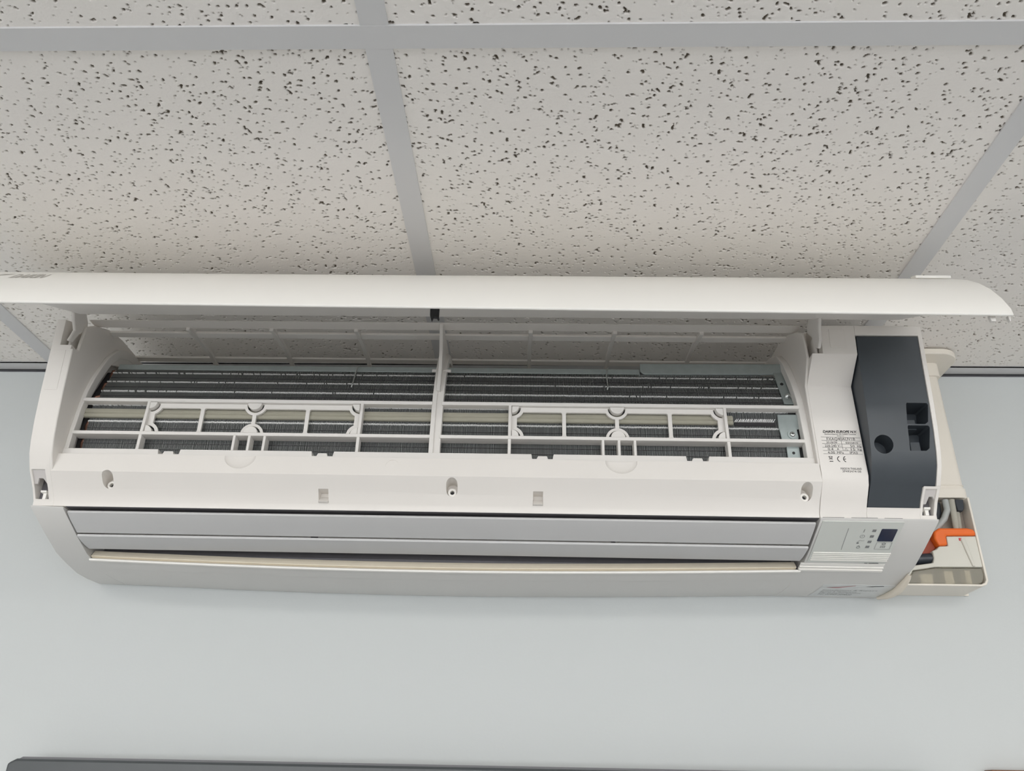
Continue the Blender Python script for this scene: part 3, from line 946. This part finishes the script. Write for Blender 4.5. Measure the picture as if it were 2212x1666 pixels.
surf_quads('divider_line', [seg2((.4256, .0129), (.4270, .0515), .0005)], 'greyink', dp)
surf_quads('power_icon', [seg2((.4445, .0140), (.4445, .0195), .0006)], 'greyink', dp)
surf_quads('clock_icon', arc2(.4450, .0268, .0026, .0026, 0, 6.283, .0005, 16) + [seg2((.4450, .0268), (.4450, .0250), .0004), seg2((.4450, .0268), (.4436, .0268), .0004)], 'greyink', dp)
surf_quads('filter_icon', [seg2((.4418, .0372), (.4440, .0340), .0005), seg2((.4440, .0340), (.4478, .0348), .0005), seg2((.4478, .0348), (.4492, .0340), .0004), rw(.4415, .4440, .0375, .0400)], 'greyink', dp)
surf_quads('defrost_icon', arc2(.4454, .0465, .0019, .0019, 0, 6.283, .0006, 12) + [seg2((.4440, .0452), (.4456, .0432), .0006), seg2((.4468, .0452), (.4456, .0432), .0006)], 'greyink', dp)
ru = [(.4647, .0368), (.4822, .0368), (.4825, .0496), (.4648, .0496)]
surf_quads('switch_outline', [seg2(ru[i], ru[(i + 1) % 4], .0004) for i in range(4)], 'greyink', dp)
surf_quads('switch_symbol', arc2(.4733, .0396, .0018, .0016, 0, 6.283, .0009, 12) + [rw(.4706 + .0021 * i, .4706 + .0021 * i + .0013, .0432 + .0020 * j, .0432 + .0020 * j + .0013) for i in range(3) for j in range(2)], 'greyink', dp)
surf_quads('small_mark', [rw(.4612, .4650, .0762, .0772), rw(.4662, .4780, .0762, .0772)], 'ink', dp, .0016)
for s0, s1, off in ((.0805, .0850, .0004), (.0862, .0890, .0016), (.0905, .0945, .0030)):
    surf_strip(B(A), .3870, .4872, s0, s1, off, 1).obj('shell_ledge', 'panel', ac, .0004)

# seam slits above the indicator panel
for u0, u1 in ((.3940, .4180), (.4265, .4560), (.4640, .4840)):
    B(A).prism([(-.2062, -.2900), (-.2050, -.2892), (-.198, -.2892), (-.198, -.2900)], u0, u1).obj('seam_slit', 'ink', ac, smooth=0)

# contractor sticker with a curled corner
stk = surf_strip(B(A), .4315, .5235, .1395, .2030, .0003, 10)
st_o = stk.obj('sticker', 'sticker', ac, smooth=20)
tag(st_o, label='pale service sticker peeling at its edge')
surf_quads('red_swoosh', [[(.4380, .1500), (.4520, .1475), (.4720, .1420), (.4735, .1430), (.4540, .1520), (.4480, .1525)]], 'faded', st_o, .0005)
surf_quads('dark_swoosh', [[(.4860, .1450), (.4930, .1435), (.5080, .1420), (.5085, .1435), (.4940, .1455)]], 'ink', st_o, .0005)
for s, u0, u1, s0, s1 in (('Installations & Repairs', .4380, .5081, .1615, .1665), ('Service & Maintenance', .4377, .4846, .1690, .1740), ('24hr Emergency Response', .4386, .4921, .1765, .1820), ('Tel: 01443 229020', .4400, .4835, .1850, .1915)):
    vs, fs = text_mesh(s, bold=False, shear=0.2)
    B(A).add([SV(u0 + (u1 - u0) * a, s1 + (s0 - s1) * c, .0005) for a, c in vs], fs).obj('sticker_text', 'greyink', st_o, smooth=0)
cv, cf = [], []
NSC, NAC = 10, 10
for i in range(NSC + 1):
    t = i / NSC
    s = .1010 + (.2035 - .1010) * t
    r = .0022 + .0030 * math.sin(math.pi * min(1, t * 1.05)) ** .7
    for k in range(NAC + 1):
        an = math.radians(-70 + 290 * k / NAC)
        cv.append(SV(.5222 + r * .8 + r * math.cos(math.pi - an) * 1.0, s, r * .7 + r * math.sin(an) * .9))
for i in range(NSC):
    for k in range(NAC):
        cf.append((i * (NAC + 1) + k, i * (NAC + 1) + k + 1, (i + 1) * (NAC + 1) + k + 1, (i + 1) * (NAC + 1) + k))
B(A).add(cv, cf).obj('sticker_curl', 'curl', st_o, smooth=60)

# ---- lifted front panel, hinge arms
PO = [(-.4200, -.1440), (-.4185, -.1360), (-.4095, -.1185), (-.3960, -.0990), (-.3800, -.0820), (-.3620, -.0668), (-.3380, -.0505), (-.3150, -.0400), (-.2850, -.0320), (-.2580, -.0285)]


def AP(p):
    k = min(1, max(0, (-.33 - p[1]) / .09))
    return A((p[0], p[1], p[2] - .0063 * p[0] * k))


pn = B(AP).prism(PO + offs(PO, -.0030)[::-1], -.575, .530, 20).obj('front_panel', 'panel', ac, .0010, smooth=50)
lv = [(-.500, -.270, -.0652), (.486, -.270, -.0645), (.494, -.272, -.0655), (.528, -.335, -.0890), (-.514, -.335, -.0890),
      (-.500, -.262, -.040), (.486, -.262, -.040), (.494, -.264, -.040), (.528, -.330, -.060), (-.514, -.330, -.060)]
B(A).add(lv, [(0, 1, 2, 3, 4), (9, 8, 7, 6, 5), (0, 1, 6, 5), (1, 2, 7, 6), (2, 3, 8, 7), (3, 4, 9, 8), (4, 0, 5, 9)]).obj('panel_liner', 'grille', pn, .001)
B(A).plate([(-.0592, -.0860), (-.0484, -.0860), (-.0486, -.1060), (-.0478, -.1085), (-.0492, -.1098), (-.0508, -.1068), (-.0548, -.1064), (-.0562, -.1112), (-.0576, -.1075), (-.0586, -.1040)], -.3390, -.3345).obj('rubber_catch', 'ink', pn, .0006)
for u0, u1, w_ in ((.5105, .5170, .5), (.5285, .5315, .3)):
    B(AP).plate([(u0, -.1405), (u1, -.1405), (u1 - .001, -.1470), (u0 + .001, -.1470)], -.4120, -.4080).obj('panel_clip', 'grille', pn, .0005)
B(A).prism([(-.330, -.0445), (-.318, -.0385), (-.318, -.0350), (-.330, -.0405)], .4930, .5330).obj('panel_tab', 'panel', pn, .001)
vs, fs = text_mesh('DAIKIN', bold=True, shear=0.3)
POL = [0.0]
for (a, c), (d, e) in zip(PO[:-1], PO[1:]):
    POL.append(POL[-1] + math.hypot(d - a, e - c))


def PV(u, s):
    for i in range(len(PO) - 1):
        if s <= POL[i + 1] or i == len(PO) - 2:
            t = (s - POL[i]) / (POL[i + 1] - POL[i])
            (a, c), (d, e) = PO[i], PO[i + 1]
            n = math.hypot(d - a, e - c)
            return (u, a + (d - a) * t - (e - c) / n * .0003, c + (e - c) * t + (d - a) / n * .0003)


B(AP).add([PV(-.5130 + .0390 * a, .0540 + .0190 * c) for a, c in vs], fs).obj('brand_lettering', 'logo', pn, smooth=0)
B(AP).add([PV(-.5400, .0540), PV(-.5270, .0730), PV(-.5140, .0730), PV(-.5275, .0670)], [(0, 1, 2, 3)]).obj('brand_triangle', 'logo', pn, smooth=0)

armL = [(-.263, -.0985), (-.2535, -.0960), (-.2450, -.0800), (-.2300, -.0660), (-.2330, -.0560), (-.2480, -.0420), (-.2720, -.0560), (-.2640, -.0700), (-.2560, -.0800)]
B(A).prism(armL, -.5120, -.5082).obj('hinge_arm', 'grille', ac, .0014)
armR = [(-.2640, -.1010), (-.2560, -.0960), (-.2500, -.0780), (-.2380, -.0660), (-.2400, -.0560), (-.2520, -.0450), (-.2830, -.0640), (-.2740, -.0800), (-.2720, -.0930)]
B(A).prism(armR, .3960, .3998).obj('hinge_arm', 'grille', ac, .0014)
for u0, u1 in ((-.5180, -.5150), (.3990, .4020)):
    B(A).box(u0, u1, -.2475, -.2150, -.1010, -.0760).obj('hinge_post', 'grille', ac, .0008)

# ------------------------------------------------------------------ pipe trunking beside the unit
TR = Vector((.61, -.026, HC - .215))


def Tm(p):
    return (p[0] - TR.x, p[1] - TR.y, p[2] + HC - TR.z)


tr_o = bpy.data.objects.new('pipe_trunking', None)
col.objects.link(tr_o)
tr_o.location = TR
tag(tr_o, 'cream plastic pipe trunking running up the wall beside the air conditioner', 'trunking')


def rr(x0, x1, y0, y1, r, n=5):
    """plan outline, back corners square on the wall, front corners rounded"""
    pts = [(x0, y1), (x1, y1)]
    pts += [(x1 - r + r * math.cos(a), y0 + r + r * math.sin(a)) for a in [-.5 * math.pi * i / n for i in range(n + 1)]]
    pts += [(x0 + r + r * math.cos(a), y0 + r + r * math.sin(a)) for a in [-.5 * math.pi - .5 * math.pi * i / n for i in range(n + 1)]]
    return pts


B(Tm).slab(rr(.566, .6515, -.0500, -.0005, .009), -.2050, -.0300).obj('trunk_body', 'trunk', tr_o, smooth=30)
B(Tm).slab(rr(.564, .6535, -.0520, -.0005, .010), -.2140, -.2000).slab(rr(.565, .6525, -.0510, -.0005, .010), -.1960, -.1945).obj('trunk_coupling', 'trunk', tr_o, .0006)
B(Tm).slab(rr(.563, .6545, -.0530, -.0005, .010), -.0300, -.0090).obj('trunk_coupling', 'trunk', tr_o, .0006)
B(Tm).slab(rr(.545, .676, -.0810, -.0005, .030, 8), -.0095, -.0006).obj('ceiling_plate', 'trunk', tr_o, .0012)

# ------------------------------------------------------------------ condensate pump in its open tray
PR = Vector((.59, -.03, HC - .334))


def Pm(p):
    return (p[0] - PR.x, p[1] - PR.y, p[2] + HC - PR.z)


pp = bpy.data.objects.new('condensate_pump', None)
col.objects.link(pp)
pp.location = PR
tag(pp, 'small condensate pump with orange clip and clear reservoir in an open cream tray', 'pump')
ty = -.0600
tray = B(Pm)
tray.box(.530, .6480, -.0035, -.0008, -.3345, -.2160)
tray.plate([(.6450, -.2160), (.6478, -.2160), (.6478, -.3270), (.6445, -.3325), (.6390, -.3345), (.5300, -.3345), (.5300, -.3320), (.6380, -.3320), (.6425, -.3300), (.6450, -.3262)], ty, -.0030)
tray.obj('tray', 'trunk', pp, .0007)
B(Pm).box(.535, .6445, -.0400, -.0040, -.2650, -.2160).obj('back_plate', 'back', pp)
B(Pm).box(.535, .6445, -.0120, -.0040, -.3315, -.2600).obj('back_plate', 'back', pp)


def Pq(p):
    return Pm((min(p[0] - .0050, .6448), p[1] - .0075, p[2] - .0030))


pb = B(Pq).plate([(.6000, -.2800), (.6115, -.2795), (.6120, -.2665), (.6498, -.2660), (.6498, -.3068), (.5900, -.3072), (.5600, -.3120), (.5560, -.3190), (.5500, -.3190), (.5500, -.3165), (.5540, -.3160), (.5600, -.3060), (.5880, -.3020), (.5900, -.2960), (.5900, -.2860), (.5960, -.2840)], -.0520, -.0130)
pb.plate([(.6285, -.2700), (.6345, -.2700), (.6400, -.3065), (.6365, -.3065)], -.0545, -.0500)
pb.obj('pump_body', 'pump', pp, .0016, seg=3)
B(Pq).box(.6270, .6305, -.0526, -.0510, -.2725, -.2690).obj('red_mark', 'red', pp)
oc = B(Pq).plate([(.5990, -.2798), (.5950, -.2700), (.5965, -.2610), (.6040, -.2560), (.6400, -.2555), (.6470, -.2570), (.6498, -.2600), (.6498, -.2655), (.6110, -.2660), (.6105, -.2790)], -.0540, -.0140)
oc.obj('orange_clip', 'orange', pp, .0025, seg=3)
B(Pq).plate([(.5990, -.2810), (.5955, -.2700), (.5920, -.2620), (.5820, -.2700), (.5720, -.2980), (.5800, -.2960)], -.0440, -.0150).obj('orange_clip_side', 'orange_shade', pp, .001)
B(Pq).tube([(.5600, -.0400, -.2960), (.5800, -.0420, -.2945), (.5920, -.0430, -.2940)], .0070, 14).obj('rubber_elbow', 'hose', pp)
B(Pq).tube([(.5915, -.0430, -.2940), (.5960, -.0430, -.2938)], .0086, 16).obj('elbow_collar', 'pump', pp, .001)
rs = B(Pq).plate([(.5520, -.3205), (.5560, -.3205), (.5605, -.3125), (.5900, -.3080), (.6498, -.3076), (.6498, -.3180), (.6465, -.3260), (.6390, -.3288), (.5440, -.3288), (.5460, -.3250)], -.0500, -.0140)
rs.obj('reservoir', 'resin', pp, .002, seg=3)
for x0, x1, z0, z1 in ((.6030, .6150, -.3270, -.3100), (.5720, .5880, -.3260, -.3140), (.6300, .6370, -.3275, -.3085)):
    B(Pq).box(x0, x1, -.0400, -.0200, z0, z1).obj('float_block', 'felt', pp, .001)
B(Pq).tube([(.5380, -.0460, -.3316), (.5420, -.0460, -.3240), (.5440, -.0460, -.3200)], .0080, 12).obj('inlet_elbow', 'hose', pp)
B(Pq).tube([(.6255, -.0420, -.2140), (.6250, -.0430, -.2280), (.6190, -.0420, -.2400), (.6080, -.0390, -.2520), (.5930, -.0350, -.2640)], .0042, 12).obj('vent_tube', 'tubegrey', pp)
B(Pq).tube([(.6330, -.0440, -.2140), (.6320, -.0440, -.2350), (.6310, -.0440, -.2570)], .0040, 12).obj('outlet_tube', 'clear', pp)
B(Pq).tube([(.6395, -.0400, -.2250), (.6385, -.0400, -.2400), (.6370, -.0400, -.2570)], .0030, 10).obj('outlet_tube', 'clear', pp)
B(Pq).plate([(.6360, -.2145), (.6470, -.2145), (.6455, -.2265), (.6430, -.2310), (.6370, -.2300), (.6355, -.2220)], -.0480, -.0300).obj('foam_plug', 'hose', pp, .001)
B(Pq).plate([(.5600, -.2145), (.6215, -.2145), (.6205, -.2300), (.6140, -.2430), (.6040, -.2530), (.5900, -.2640), (.5600, -.2800)], -.0360, -.0280).obj('void_shade_sheet', 'hose', pp, .001)  # flat dark sheet put in for the void's shade beside the vent tube

# ------------------------------------------------------------------ things at the lower edge of the picture
TVR = Vector((0, -.03, HC - 1.20))


def TVm(p):
    return (p[0] - TVR.x, p[1] - TVR.y, p[2] + HC - TVR.z)


tv = bpy.data.objects.new('television', None)
col.objects.link(tv)
tv.location = TVR
tag(tv, 'dark flat screen hung on the wall under the air conditioner', 'television')
B(TVm).plate([(-.5670, -1.20), (.5600, -1.20), (.5600, -.5625), (.5540, -.5555), (-.5540, -.5550), (-.5640, -.5600)], -.0540, -.0400).obj('bezel', 'tv', tv, .003)
B(TVm).plate([(-.5600, -1.19), (.5540, -1.19), (.5540, -.5530), (-.5540, -.5525), (-.5620, -.5570)], -.0420, -.0100).obj('back_shell', 'tvedge', tv, .002)
B(TVm).box(-.548, .541, -.0548, -.0535, -1.18, -.575).obj('screen', 'screen', tv)
B(TVm).box(-.10, .10, -.012, -.0005, -1.0, -.75).obj('wall_bracket', 'tv', tv)

FR = Vector((.75, -.01, HC - .85))


def Fm(p):
    return (p[0] - FR.x, p[1] - FR.y, p[2] + HC - FR.z)


fr = bpy.data.objects.new('picture_frame', None)
col.objects.link(fr)
fr.location = FR
tag(fr, 'brown frame whose top edge just shows at the lower right corner', 'frame')
for x0, x1, z0, z1 in ((.62, .88, -.566, -.546), (.62, .88, -.85, -.83), (.62, .64, -.83, -.566), (.86, .88, -.83, -.566)):
    B(Fm).box(x0, x1, -.02, -.0005, z0, z1).obj('frame_rail', 'wood', fr, .001)
B(Fm).box(.638, .862, -.010, -.0005, -.832, -.564).obj('backing', 'paper', fr)
